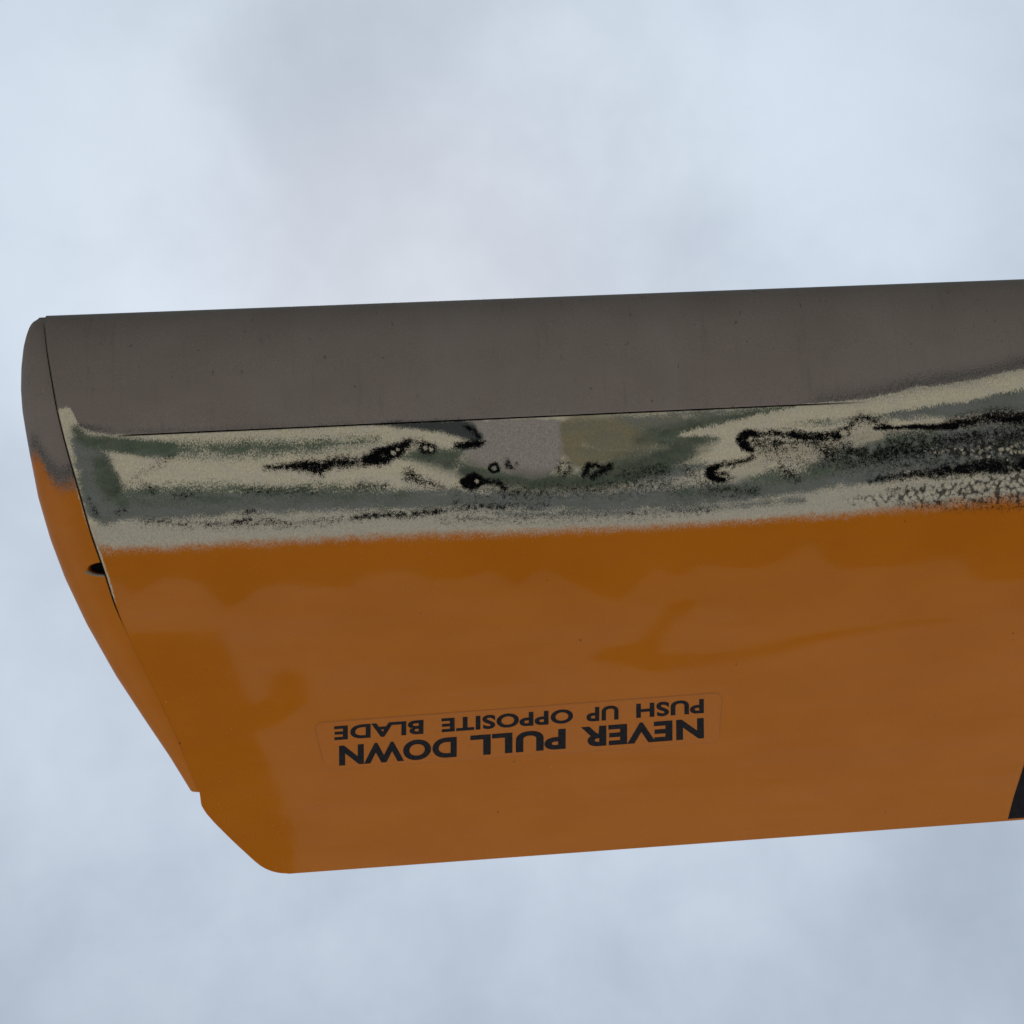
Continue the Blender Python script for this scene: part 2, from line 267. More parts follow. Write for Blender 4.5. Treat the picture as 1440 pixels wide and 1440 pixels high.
    ('cell', 1.3, 0.8923048436656931, [(411.5, 82.7, 1.3), (411.9, 82.5, 1.1)]),
    ('cell', 1.3, 0.8430942696337055, [(374.4, 75.7, 0.8), (374.5, 75.7, 0.6)]),
    ('cell', 1.3, 0.6726323016767805, [(420.1, 75.9, 0.7), (420.1, 76.1, 0.5)]),
    ('cell', 1.3, 0.8430856587547486, [(369.0, 75.4, 1.4), (369.5, 75.7, 1.1)]),
    ('cell', 1.3, 0.6907554337501183, [(359.7, 87.3, 1.0), (360.5, 87.4, 0.8)]),
    ('cell', 1.3, 0.741848446517186, [(434.1, 73.3, 1.0), (434.8, 73.1, 0.8)]),
    ('cream', 2.0, 0.95, [(278.3, 66.7, 1.0), (288.0, 65.9, 2.0), (300.0, 64.3, 2.6), (322.5, 61.1, 3.3), (345.4, 59.3, 3.9), (368.1, 58.1, 4.3), (385.5, 55.6, 4.3), (408.9, 53.4, 4.3), (440.4, 48.2, 4.6)]),
    ('cream', 2.0, 0.8, [(293.8, 76.7, 3.3), (302.0, 74.5, 2.6)]),
]
BLISTERS = [(183.9, 83.6, 4.9, 0.45), (193.9, 77.8, 2.3, 0.25), (164.2, 67.4, 1.6, 0.22), (166.7, 67.8, 1.6, 0.22), (150.9, 68.3, 2.3, 0.25), (224.6, 79.3, 3.3, 0.22), (236.8, 80.9, 3.9, 0.25), (244.1, 80.6, 2.9, 0.22), (307.0, 70.6, 4.6, 0.4), (291.1, 85.1, 3.9, 0.35), (333.0, 76.9, 5.6, 0.2), (362.3, 71.9, 5.6, 0.2), (199.9, 76.9, 2.3, 0.18), (115.3, 73.7, 4.6, 0.2), (187.5, 61.6, 2.9, -0.2)]
PLACARD = [(108.8, 185.3), (292.6, 183.3), (290.2, 206.6), (112.7, 207.2)]
WORDS = [[('NEVER', [(283.4, 194.6), (227.3, 195.2), (227.0, 204.6), (283.3, 204.1)]), ('PULL', [(220.5, 195.3), (177.6, 195.7), (177.2, 205.1), (220.1, 204.7)]), ('DOWN', [(171.6, 195.8), (119.5, 196.4), (119.0, 205.7), (171.1, 205.2)])], [('PUSH', [(283.6, 185.8), (252.7, 186.1), (252.5, 192.8), (283.5, 192.5)]), ('UP', [(244.7, 186.2), (230.1, 186.4), (229.9, 193.0), (244.5, 192.8)]), ('OPPOSITE', [(224.1, 186.5), (165.2, 187.1), (164.9, 193.5), (223.9, 193.0)]), ('BLADE', [(157.3, 187.2), (117.9, 187.6), (117.5, 193.9), (156.9, 193.6)])]]
STRIPE = [(434.6, 227.0), (429.9, 242.9), (427.5, 253.5)]
HOLE = (24.4, 112.9)


# ------------------------------------------------------------------ mesh helpers
def half_thickness(c):
    """half thickness of the section in mm at c mm behind the leading edge"""
    x = np.clip(np.asarray(c, float) / CHORD, 0, 1)
    t = CHORD * .715 * (.2969 * np.sqrt(x) - .126 * x - .3516 * x ** 2 + .2843 * x ** 3 - .1015 * x ** 4)
    return t + .4 * np.minimum(1, x * 20)


def grids_to_object(name, grids, material, parent, smooth=True):
    """each grid: (points[rows, cols, 3] in mm, {attribute: values[rows, cols]}) -> ONE mesh object"""
    V, F, A = [], [], {}
    base = 0
    keys = sorted({k for g in grids for k in g[1]})
    for pts, at in grids:
        r, c = pts.shape[:2]
        V.append(pts.reshape(-1, 3) / 1000)
        i = np.arange(r * c).reshape(r, c) + base
        F.append(np.stack([i[:-1, :-1], i[1:, :-1], i[1:, 1:], i[:-1, 1:]], -1).reshape(-1, 4))
        for k in keys:
            A.setdefault(k, []).append(np.broadcast_to(at.get(k, 0.), (r, c)).reshape(-1))
        base += r * c
    V = np.concatenate(V).astype(np.float32)
    F = np.concatenate(F).astype(np.int32)
    me = bpy.data.meshes.new(name)
    me.vertices.add(len(V)); me.vertices.foreach_set('co', V.ravel())
    me.loops.add(F.size); me.loops.foreach_set('vertex_index', F.ravel())
    me.polygons.add(len(F))
    me.polygons.foreach_set('loop_start', np.arange(0, F.size, 4, dtype=np.int32))
    me.polygons.foreach_set('use_smooth', np.full(len(F), smooth))
    for k in keys:
        a = me.attributes.new(k, 'FLOAT', 'POINT')
        a.data.foreach_set('value', np.concatenate(A[k]).astype(np.float32))
    me.update(); me.validate()
    o = bpy.data.objects.new(name, me)
    C.objects.link(o)
    me.materials.append(material)
    if parent: o.parent = parent
    return o


def value_noise(x, y, seed):
    rs = np.random.RandomState(seed)
    T = rs.rand(128, 128)
    xi, yi = np.floor(x).astype(int), np.floor(y).astype(int)
    fx, fy = x - xi, y - yi
    fx, fy = fx * fx * (3 - 2 * fx), fy * fy * (3 - 2 * fy)
    g = lambda a, b: T[a % 128, b % 128]
    return (g(xi, yi) * (1 - fx) + g(xi + 1, yi) * fx) * (1 - fy) + (g(xi, yi + 1) * (1 - fx) + g(xi + 1, yi + 1) * fx) * fy


def fbm(x, y, seed):
    return sum(value_noise(x * 2 ** k, y * 2 ** k, seed + k) * .5 ** k for k in range(3)) / 1.75 - .5


def curve(table, x):
    t = sorted(table)
    return np.interp(x, [p[0] for p in t], [p[1] for p in t])


def paint_fields(s, c):
    """how far each paint layer reaches at (s, c) mm: 0 none .. 1 whole, .5 is its ragged edge"""
    A = {k: np.zeros(s.shape) for k in ('beige', 'gray', 'green', 'light', 'tan', 'dark', 'black', 'fleck', 'cell', 'edge', 'cream', 'pale', 'moss', 'honey')}
    ws = s + 2.2 * fbm(s / 7, c / 5, 1)
    wc = c + 1.8 * fbm(s / 8, c / 5, 9)
    fs = s + .9 * fbm(s / 2.2, c / 2.2, 31)
    fc = c + .9 * fbm(s / 2.2, c / 2.2, 37)
    for layer, soft, peak, pts in STROKES:
        small = layer in ('fleck', 'cell') or max(p[2] for p in pts) < 1.6
        X, Y = (fs, fc) if small else (ws, wc)
        best = np.full(s.shape, -9.)
        for (x0, y0, w0), (x1, y1, w1) in zip(pts[:-1], pts[1:]):
            L = (x1 - x0) ** 2 + (y1 - y0) ** 2
            t = np.clip(((X - x0) * (x1 - x0) + (Y - y0) * (y1 - y0)) / max(L, 1e-6), 0, 1)
            dd = np.hypot(X - x0 - t * (x1 - x0), Y - y0 - t * (y1 - y0))
            best = np.maximum(best, (w0 + (w1 - w0) * t - dd) / (2 * soft))
        A[layer] = np.maximum(A[layer], (1.15 if peak == 1 else peak) * np.clip(.5 + best, 0, 1))
    for k, sd in (('gray', 111), ('green', 113), ('moss', 117), ('pale', 119), ('black', 123), ('honey', 127)):
        A[k] = A[k] * np.clip(1.02 + .75 * fbm(s / 5, c / 2.6, sd), .7, 1.08)
    # worn strip: between the grey leading edge and the orange
    ob = curve(O_BOUND, s) + 1.6 * fbm(s / 9, c * 0, 51)
    A['beige'] = np.clip(.5 + (ob - c) / 5.5, 0, 1)
    far = np.clip((s - 470) / 300, 0, 1)
    eb = curve(E_BOUND, s) - 25 * far
    ragged = np.clip((s - 330) / 40, 0, 1) + np.clip((40 - s) / 10, 0, 1)
    eb = eb + ragged * 2.2 * fbm(s / 5, c / 30, 61)
    A['edge'] = np.clip(.5 + (eb - c) / (.12 + 3.2 * np.clip(ragged, 0, 1)), 0, 1)
    return A


# ------------------------------------------------------------------ materials
def make_paint():
    m = bpy.data.materials.new('weathered_blade_paint')
    m.use_nodes = True
    n = NT(m.node_tree); m.node_tree.nodes.clear()
    P = n.new('ShaderNodeTexCoord').outputs['Object']
    at = lambda k: n.new('ShaderNodeAttribute', attribute_name=k).outputs['Fac']
    hair = n.noise(n.vscale(P, (2300, 800, 300)), 1, 3, .62)       # erosion runs along the chord
    grain = n.noise(n.vscale(P, (1900, 1500, 300)), 1, 3, .65)
    speck = n.noise(n.vscale(P, (2900, 2500, 300)), 1, 3, .65)
    clump = n.noise(n.vscale(P, (620, 560, 100)), 1, 3, .55)
    grain2 = n.noise(n.vscale(P, (1500, 1200, 300)), 1.13, 4, .68)
    soft = n.noise(n.vscale(P, (90, 190, 60)), 1, 4, .6)
    blot = n.noise(n.vscale(P, (22, 40, 20)), 1, 3, .55)
    streak = n.noise(n.vscale(P, (9, 95, 20)), 1, 5, .65, .4)
    fine = n.noise(n.vscale(P, (3000, 3000, 300)), 1, 2, .6)

    def layer(key, src, amp, wid):
        v = n.math('ADD', at(key), n.math('MULTIPLY', n.math('SUBTRACT', src, .5), amp))
        return n.step(v, .5 - wid, .5 + wid)
    f = {
        'beige': layer('beige', hair, 1.7, .19),
        'pale': layer('pale', grain, 1.0, .3),
        'moss': layer('moss', grain, .55, .40),
        'gray': layer('gray', grain2, 1.3, .22),
        'green': layer('green', grain2, 2.0, .28),
        'light': layer('light', grain, .7, .16),
        'tan': layer('tan', grain, .5, .34),
        'dark': layer('dark', grain, 1.1, .28),
        'cell': layer('cell', grain, 1.1, .2),
        'cream': layer('cream', hair, 1.8, .18),
        'black': n.math('MULTIPLY', layer('black', n.math('ADD', n.math('MULTIPLY', speck, .68), n.math('MULTIPLY', clump, .32)), 2.9, .25), n.step(at('black'), .04, .2)),
        'fleck': layer('fleck', grain2, 2.2, .2),
        'edge': layer('edge', hair, 1.2, .12),
    }
    def tint(c, src, lo, hi):
        q = n.new('ShaderNodeMix', data_type='RGBA', blend_type='MULTIPLY')
        q.inputs[0].default_value = 1; n.put(q.inputs[6], c)
        k = n.step(src, .3, .7, lo, hi)
        cc = n.new('ShaderNodeCombineColor')
        for i in range(3): m.node_tree.links.new(k, cc.inputs[i])
        m.node_tree.links.new(cc.outputs[0], q.inputs[7])
        return q.outputs[2]
    orange = n.mix(n.step(blot, .3, .7), col(.445, .134, .006), col(.475, .147, .008))
    beige = n.mix(n.step(soft, .35, .7), tint(col(.60, .545, .42), fine, .82, 1.14), col(.55, .515, .43))
    gray = n.mix(n.step(soft, .35, .65), col(.150, .165, .150), col(.175, .185, .185))
    green = n.mix(n.step(soft, .35, .65), col(.088, .118, .085), col(.125, .15, .115))
    light = tint(col(.325, .297, .275), grain, .78, 1.16)
    tan = n.mix(n.step(soft, .3, .7), col(.245, .215, .135), col(.205, .195, .145))
    edge = n.mix(n.step(blot, .3, .7), tint(col(.194, .165, .156), fine, .84, 1.16), tint(col(.214, .184, .175), fine, .84, 1.16))
    # tiny pits in the grey
    pit = n.noise(n.vscale(P, (330, 210, 60)), 1, 2, .5)
    edge = n.mix(n.step(pit, .70, .76, 0, .55), edge, col(.06, .055, .055))
    scuff = n.noise(n.vscale(P, (260, 34, 40)), 1, 4, .65)
    edge = n.mix(n.step(scuff, .56, .78, 0, .28), edge, col(.10, .094, .09))
    rub = n.noise(n.vscale(P, (30, 14, 20)), 1, 4, .6, .5)
    edge = n.mix(n.step(rub, .45, .75, 0, .4), edge, col(.235, .215, .20))
    tick = n.noise(n.vscale(P, (520, 120, 60)), 1, 2, .5)
    edge = n.mix(n.step(tick, .75, .79, 0, .6), edge, col(.045, .04, .04))
    # fly specks and grime on the orange
    dot = n.noise(n.vscale(P, (300, 260, 60)), 1, 1, .5)
    orange = n.mix(n.step(dot, .80, .82, 0, .6), orange, col(.05, .02, .008))
    orange = n.mix(n.step(streak, .5, .8, 0, .16), orange, col(.38, .11, .010))
    c = orange
    c = n.mix(f['beige'], c, beige)
    c = n.mix(f['pale'], c, tint(col(.48, .455, .39), fine, .82, 1.14))
    c = n.mix(f['gray'], c, gray)
    c = n.mix(f['green'], c, green)
    c = n.mix(f['light'], c, light)
    c = n.mix(f['tan'], c, tan)
    c = n.mix(f['moss'], c, n.mix(n.step(soft, .35, .65), col(.075, .095, .074), col(.105, .12, .09)))
    c = n.mix(f['cream'], c, beige)
    c = n.mix(f['edge'], c, edge)
    c = n.mix(f['dark'], c, col(.055, .064, .064))
    c = n.mix(f['black'], c, tint(col(.0022, .0022, .003), fine, .5, 2))
    c = n.mix(f['cell'], c, gray)
    c = n.mix(n.math('MULTIPLY', f['fleck'], .85), c, tint(beige, grain2, .6, 1.1))
    mott = n.noise(n.vscale(P, (1100, 800, 100)), 1, 4, .75)
    mq = n.new('ShaderNodeMix', data_type='RGBA', blend_type='MULTIPLY')
    n.put(mq.inputs[0], n.math('MULTIPLY', f['beige'], n.math('SUBTRACT', 1, f['edge'])))
    n.put(mq.inputs[6], c)
    mv = n.step(mott, .3, .7, .86, 1.1)
    mc = n.new('ShaderNodeCombineColor')
    for i in range(3): n.put(mc.inputs[i], mv)
    n.put(mq.inputs[7], mc.outputs[0])
    c = mq.outputs[2]
    # fine pepper of pinholes over the worn strip
    worn_only = n.math('MULTIPLY', f['beige'], n.math('SUBTRACT', 1, f['edge']))
    c = n.mix(n.math('MULTIPLY', n.step(grain2, .60, .72, 0, .6), worn_only), c, col(.03, .03, .032))
    # blistered paint: pale caps with dark broken rims between them
    wob = n.new('ShaderNodeVectorMath', operation='MULTIPLY_ADD')
    wn = n.new('ShaderNodeTexNoise'); n.put(wn.inputs['Vector'], P); wn.inputs['Scale'].default_value = 420
    n.put(wob.inputs[0], wn.outputs['Color']); wob.inputs[1].default_value = (.0022, .0022, 0); n.put(wob.inputs[2], P)
    vo = n.new('ShaderNodeTexVoronoi', voronoi_dimensions='2D'); n.put(vo.inputs['Vector'], wob.outputs[0]); vo.inputs['Scale'].default_value = 400
    hon = at('honey')
    dd = n.math('ADD', vo.outputs['Distance'], n.math('MULTIPLY', n.math('SUBTRACT', speck, .5), .9))
    gate = n.step(n.math('ADD', hon, n.math('MULTIPLY', n.math('SUBTRACT', clump, .5), 1.2)), .35, .7)
    rimf = n.math('MULTIPLY', n.step(dd, .40, .62), gate)
    capf = n.math('MULTIPLY', n.step(dd, .22, .40, .75, 0), n.math('MULTIPLY', gate, worn_only))
    c = n.mix(capf, c, beige)
    c = n.mix(n.math('MULTIPLY', rimf, .8), c, col(.02, .017, .015))
    joint = at('recess_shade')
    c = n.mix(joint, c, col(.012, .011, .012))  # shade inside grooves, gaps and the drain pocket, put in as near-black colour
    worn = n.math('MAXIMUM', f['beige'], n.math('MAXIMUM', f['edge'], joint))
    worn = n.math('MAXIMUM', worn, n.math('MAXIMUM', f['black'], f['gray']))
    b = n.new('ShaderNodeBsdfPrincipled')
    n.put(b.inputs['Base Color'], c)
    n.put(b.inputs['Roughness'], n.mixf(worn, n.math('MAXIMUM', n.step(streak, .3, .75, .03, .075), n.math('MULTIPLY', at('matt'), .42)), n.step(grain, .3, .7, .55, .72)))
    n.put(b.inputs['Specular IOR Level'], n.mixf(n.math('MAXIMUM', f['black'], joint), n.mixf(worn, n.step(streak, .25, .75, .13, .21), .12), .01))
    # relief: each lost coat is a small step down, the blisters are pits
    h = n.math('MULTIPLY', f['beige'], -.5)
    h = n.math('SUBTRACT', h, n.math('MULTIPLY', f['gray'], .35))
    h = n.math('SUBTRACT', h, n.math('MULTIPLY', f['green'], .35))
    h = n.math('SUBTRACT', h, n.math('MULTIPLY', f['black'], .6))
    h = n.math('ADD', h, n.math('MULTIPLY', f['cream'], .5))
    h = n.math('ADD', h, n.math('MULTIPLY', f['edge'], .6))
    h = n.math('ADD', h, n.math('MULTIPLY', n.math('MULTIPLY', fine, worn), .45))
    h = n.math('ADD', h, n.math('MULTIPLY', soft, .06))
    h = n.math('ADD', h, n.math('MULTIPLY', f['fleck'], 1.0))
    h = n.math('ADD', h, n.math('MULTIPLY', n.math('MULTIPLY', n.math('SUBTRACT', .5, vo.outputs['Distance']), gate), 2.5))
    bp = n.new('ShaderNodeBump')
    bp.inputs['Strength'].default_value = .7
    bp.inputs['Distance'].default_value = .00014
    n.put(bp.inputs['Height'], h)
    n.put(b.inputs['Normal'], bp.outputs[0])
    out = n.new('ShaderNodeOutputMaterial')
    m.node_tree.links.new(b.outputs[0], out.inputs[0])
    return m


def make_plain(name, c0, c1, scale, rough, spec=.5, bump=0., coat=0.):
    m = bpy.data.materials.new(name)
    m.use_nodes = True
    n = NT(m.node_tree); m.node_tree.nodes.clear()
    P = n.new('ShaderNodeTexCoord').outputs['Object']
    v = n.noise(P, scale, 5, .6)
    b = n.new('ShaderNodeBsdfPrincipled')
    n.put(b.inputs['Base Color'], n.mix(n.step(v, .3, .7), c0, c1))
    b.inputs['Roughness'].default_value = rough
    b.inputs['Specular IOR Level'].default_value = spec
    b.inputs['Coat Weight'].default_value = coat
    if bump:
        bp = n.new('ShaderNodeBump'); bp.inputs['Strength'].default_value = .4
        bp.inputs['Distance'].default_value = bump
        n.put(bp.inputs['Height'], v); n.put(b.inputs['Normal'], bp.outputs[0])
    out = n.new('ShaderNodeOutputMaterial')
    m.node_tree.links.new(b.outputs[0], out.inputs[0])
    return m


def make_placard():
    m = bpy.data.materials.new('clear_placard_film')
    m.use_nodes = True
    n = NT(m.node_tree); m.node_tree.nodes.clear()
    P = n.new('ShaderNodeTexCoord').outputs['Object']
    rim = n.new('ShaderNodeAttribute', attribute_name='rim').outputs['Fac']
    g = n.noise(n.vscale(P, (500, 500, 100)), 1, 3, .6)
    k = n.step(n.math('ADD', rim, n.math('MULTIPLY', n.math('SUBTRACT', g, .5), .8)), .45, .8)
    b = n.new('ShaderNodeBsdfPrincipled')
    n.put(b.inputs['Base Color'], n.mix(n.math('MULTIPLY', k, .28), n.mix(n.step(g, .3, .7), col(.455, .140, .014), col(.475, .15, .017)), col(.10, .055, .03)))
    b.inputs['Roughness'].default_value = .3
    b.inputs['Specular IOR Level'].default_value = .2
    out = n.new('ShaderNodeOutputMaterial')
    m.node_tree.links.new(b.outputs[0], out.inputs[0])
    return m


paint = make_paint()
film = make_placard()
ink = make_plain('black_print', col(.010, .0105, .014), col(.022, .022, .027), 900, .5, .08)
black_paint = make_plain('black_band_paint', col(.006, .0065, .011), col(.012, .0125, .018), 300, .4, .06)

# ------------------------------------------------------------------ ground (below and behind the camera, lights the underside)
def sheet(name, pts, z, mat):
    me = bpy.data.meshes.new(name)
    me.from_pydata([(x, y, z) for x, y in pts], [], [tuple(range(len(pts)))])
    me.materials.append(mat)
    o = bpy.data.objects.new(name, me); C.objects.link(o)
    o['kind'] = 'structure'
    return o


box = lambda x0, x1, y0, y1: [(x0, y0), (x1, y0), (x1, y1), (x0, y1)]
sheet('ground', box(-1500, 1500, -1500, 1500), 0, make_plain('short_grass', col(.035, .042, .022), col(.06, .066, .04), .8, .95, .1))
sheet('bounce_apron', box(-12, 12, -1.5, 7), .006, make_plain('bounce_concrete', col(.50, .485, .46), col(.57, .55, .525), 2.2, .9, .2))  # unseen pale sheet, added and sized to bounce light onto the blade
# unseen dark sheets, added and shaped to mirror as dark areas in the paint
dark_ground = make_plain('reflection_dark', col(.06, .06, .062), col(.09, .09, .088), 3, .9, .15)
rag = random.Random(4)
edge_pts = [(3.4 - 5.8 * i / 70, .57 + rag.uniform(-.1, .1) + .07 * math.sin(i * .45)) for i in range(71)]   # uneven, so the reflected border looks less straight
sheet('dark_reflection_strip', [(-2.4, -1.5), (3.4, -1.5)] + edge_pts, .011, dark_ground)
sheet('dark_reflection_patch', [(-2.4, 0.78), (-0.65, 0.8), (-0.44, 0.81), (-0.43, 0.84), (-0.35, 1.18), (-0.31, 1.14), (-0.29, 1.04), (-0.27, 1.02), (-0.21, 1.03), (-0.19, 1.14), (-0.2, 1.19), (-0.28, 1.28), (-0.35, 1.32), (-0.29, 1.59), (-0.25, 1.88), (-0.25, 2.6), (-2.4, 2.6)], .011, dark_ground)
streak_pts = [(0.82, 0.95), (0.9, 0.75), (0.99, 0.74), (0.92, 0.87), (0.88, 1.02), (1.07, 1.03), (1.26, 0.98), (1.42, 0.93), (1.75, 0.89), (1.97, 0.91), (1.75, 0.91), (1.44, 0.97), (1.26, 1.05), (1.05, 1.08), (0.89, 1.11), (0.66, 1.04), (0.7, 0.98)]
sheet('dark_reflection_streak', streak_pts, .011, make_plain('reflection_black', col(.03, .03, .03), col(.06, .06, .06), 9, .7, .3))  # added sheet, outlined to show as a dark streak reflected in the paint


# ------------------------------------------------------------------ the blade
blade = bpy.data.objects.new('rotor_blade', None)
C.objects.link(blade)
X, Y = Vector(SPAN), Vector(CHORDWISE)
Z = X.cross(Y)
blade.matrix_world = Matrix(((X[0], Y[0], Z[0], ORIGIN[0]), (X[1], Y[1], Z[1], ORIGIN[1]), (X[2], Y[2], Z[2], ORIGIN[2] + EYE), (0, 0, 0, 1)))
blade['label'] = 'orange helicopter rotor blade with a worn grey leading edge and peeling paint'
blade['category'] = 'rotor blade'

LEFT = sorted([(c, s) for s, c in JOINT] + [(c, s) for s, c in CORNER])   # end of the skin: s as a function of c
LEFT = [(-1., LEFT[0][1])] + LEFT + [(CHORD + .5, CORNER[-1][0] + 6)]
OUTER = sorted((c, s) for s, c in CAP)


def smooth_interp(x, table, r):
    """table lookup with its corners rounded over +-r mm"""
    xs, ys = [p[0] for p in table], [p[1] for p in table]
    return sum(np.interp(x + k * r, xs, ys) for k in (-1, -.5, 0, .5, 1)) / 5


def left(c): return np.where(np.asarray(c) < 200, smooth_interp(c, LEFT, 5), np.where(np.asarray(c) < 219, np.interp(c, *zip(*LEFT)), smooth_interp(c, LEFT, .7)))


def spread(c, sig):
    """grid columns start on the tip end and run straight further in"""
    return sig + left(c) * np.clip(1 - sig / 220, 0, 1)


SIG = np.concatenate([[0, .15, .35, .6], np.arange(1, 470, .5), np.arange(470, 620, 3), np.arange(620, REACH + 1, 60)])


def lower_grid(rows):
    c = np.repeat(rows[:, None], len(SIG), 1)
    s = spread(c, SIG[None, :])
    return s, c


def bow(c, s):
    """slight uneven waviness of the bonded skin, mm"""
    z = .10 * fbm(s / 90, c / 60, 71) + .03 * fbm(s / 25, c / 25, 77)
    for bs, bc, br, bh in BLISTERS:                     # raised blisters under the paint
        z = z + bh * np.exp(-(((s - bs) ** 2 + (c - bc) ** 2) / br ** 2) ** 1.6)
    return z


def surface(s, c, off=0.):
    return np.stack([s, c, -(half_thickness(c) + bow(c, s) * np.clip(c / 30, 0, 1) + off)], -1)


# leading edge: a bonded spar that stands 0.2 mm proud of the skin behind it
le_rows = np.concatenate([[0, .02, .08, .18, .32, .5, .75, 1.05, 1.4, 1.9, 2.5, 3.2, 4, 5, 6.2, 7.5], np.arange(9, 24, 1.5), np.arange(24, SEAM - .3, .5), [SEAM - .25, SEAM - .1, SEAM - .03, SEAM]])
s, c = lower_grid(le_rows)
live = np.clip((s - 32) / 8, 0, 1) * np.clip((365 - s) / 30, 0, 1)       # the joint is filled and painted over further in
prof = np.zeros(len(le_rows)); prof[-1] = -.8; prof[-2] = -.16; prof[-3] = -.05
edge_wall = np.exp(-((SIG / .45) ** 2))[None, :]
off = .18 * live * np.clip(c / 6, 0, 1) + prof[:, None] * live - .55 * edge_wall * np.clip(c / 8, 0, 1)
a = paint_fields(s, c)
a['recess_shade'] = np.where((np.arange(len(le_rows)) >= len(le_rows) - 2)[:, None], live * np.clip(.9 + 1.6 * fbm(s / 12, c * 0, 83), .2, 1), 0)  # groove wall darkened in colour to stand for its shade
grids = [(surface(s, c, off), a)]
up_c = np.array([SEAM, 45, 35, 26, 18, 12, 8, 5, 3, 1.6, .75, .32, .08, 0])
up_sig = np.array([0, 5, 20, 60, 150, 220, 480, 1000, 2000, REACH])
cu = np.repeat(up_c[:, None], len(up_sig), 1); su = spread(cu, up_sig[None, :])
grids.append((np.stack([su, cu, half_thickness(cu)], -1), {'edge': np.ones(su.shape)}))
grids_to_object('leading_edge', grids, paint, blade)['label'] = 'dull grey abraded leading edge'

# skin behind it
sk_rows = np.concatenate([[SEAM, SEAM + .04, SEAM + .45, SEAM + .6], np.arange(SEAM + 1, 113, .5), np.arange(113.5, 240, 2), np.arange(240, 250, .5), np.arange(250, 252.5, .25), np.arange(252.5, 253.9, .1), [CHORD]])
s, c = lower_grid(sk_rows)
live = np.clip((s - 32) / 8, 0, 1) * np.clip((365 - s) / 30, 0, 1)
prof = np.zeros(len(sk_rows)); prof[0] = -.8; prof[1] = -.75; prof[2] = -.5
edge_wall = np.exp(-((SIG / .45) ** 2))[None, :]
off = prof[:, None] * live - .55 * edge_wall * np.clip((150 - c) / 30, .04, 1)
a = paint_fields(s, c)
a['recess_shade'] = np.where((np.arange(len(sk_rows)) < 3)[:, None], live, 0)  # same painted shade on the skin side of the groove
# bare primer on the arris at the tip joint
arris = np.exp(-((SIG[None, :] / 1.3) ** 2)) * np.clip((c - 60) / 15, 0, 1) * np.clip((131 - c) / 8, 0, 1)
a['beige'] = np.maximum(a['beige'], arris * .9)
grids = [(surface(s, c, off), a)]
up_c = np.concatenate([[CHORD, 253.5, 252], np.arange(250, 222, -2), np.arange(220, SEAM, -12), [SEAM]])
cu = np.repeat(up_c[:, None], len(up_sig), 1); su = spread(cu, up_sig[None, :])
grids.append((np.stack([su, cu, half_thickness(cu)], -1), {}))
for sig in (0., REACH):                                                  # end ribs close the hollow section
    cc = np.concatenate([np.linspace(0, 8, 20), np.linspace(9, CHORD, 160)])
    ss = left(cc) if sig == 0 else np.full(cc.shape, REACH)
    t = half_thickness(cc)
    rib = np.stack([np.stack([ss + (.03 if sig == 0 else 0), cc, -k * t * .985], -1) for k in (1, .93, .5, 0, -1)])
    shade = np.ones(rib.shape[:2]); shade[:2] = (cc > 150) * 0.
    grids.append((rib, {'recess_shade': np.where(cc[None, :] < 150, shade, 0), 'beige': (cc < 130)[None, :] * np.ones(rib.shape[:2])}))  # rib faces at the gap coloured dark as shade
grids_to_object('blade_skin', grids, paint, blade)['label'] = 'orange skin with a strip of worn primer and black blisters'

# tip cap
END = min(p[0] for p in OUTER[-1:]) + .4
hc_ = HOLE[1]
rows = np.concatenate([np.linspace(OUTER[0][0] - .2, 6, 40), np.arange(6.5, hc_ - 6, .5), np.arange(hc_ - 6, hc_ + 6, .2), np.arange(hc_ + 6, END - 1.2, .5), END - np.array([1.2, .8, .45, .2, .05, 0])])
ang = np.concatenate([[0, 0, .004], np.linspace(.02, 1, 90)]) * math.pi / 2
c = np.repeat(rows[:, None], len(ang), 1)
gap = .5 * np.clip((140 - c) / 12, 0, 1) + .15
sj = left(c) - gap
so = smooth_interp(c, OUTER, 1.2)
so = np.minimum(so, sj - .3)
u = np.sin(ang)[None, :]
tip_end = np.sqrt(np.clip(1 - np.clip((c - END + 1.2) / 1.2, 0, 1) ** 2, 0, 1))
sc_ = sj + (so - sj) * u * (.25 + .75 * tip_end)
th = np.maximum(half_thickness(np.maximum(c - 1.2, 0)) - .55 - .25 * np.clip((60 - c) / 30, 0, 1), .05) * tip_end
zz = th * np.clip(np.cos(ang)[None, :], 0, 1) ** .82
inner = np.zeros(zz.shape); inner[:, 0] = np.minimum(3.5, th[:, 0] * .9)
zz = zz - inner
# drain hole at the joint: a pocket pressed into the cap
hs, hc = HOLE
dx = (sc_ - (left(np.array([hc]))[0] + (c - hc) * .33 + .3)) / 7.2
dy = (c - hc + .5) / 2.7
rr = np.hypot(dx, dy)
lip = np.clip(1 - np.abs(rr - 1.18) / .22, 0, 1) ** .5 * np.clip(dy * 2.5 - .2, 0, 1) * (dx < .12)
pocket = np.clip((1.0 - rr) / .07, 0, 1)
zz = zz - 4.2 * pocket * (th > 5) + .25 * lip
a = {k: np.zeros(c.shape) for k in ('beige', 'gray', 'edge', 'dark', 'black', 'recess_shade')}
cb = curve(CAP_BOUND, sc_) + 2.4 * fbm(sc_ / 3, c / 6, 91)
a['edge'] = np.clip(.5 + (cb - c) / 22, 0, 1)
a['dark'] = .52 * np.exp(-((c - cb + 5) / 7) ** 2) * np.clip((sc_ - so) / 5, 0, 1)
a['black'] = .2 * np.exp(-((c - cb) / 6) ** 2)
a['matt'] = np.ones(c.shape)
a['gray'] = np.clip(lip * 1.1, 0, 1) * .9
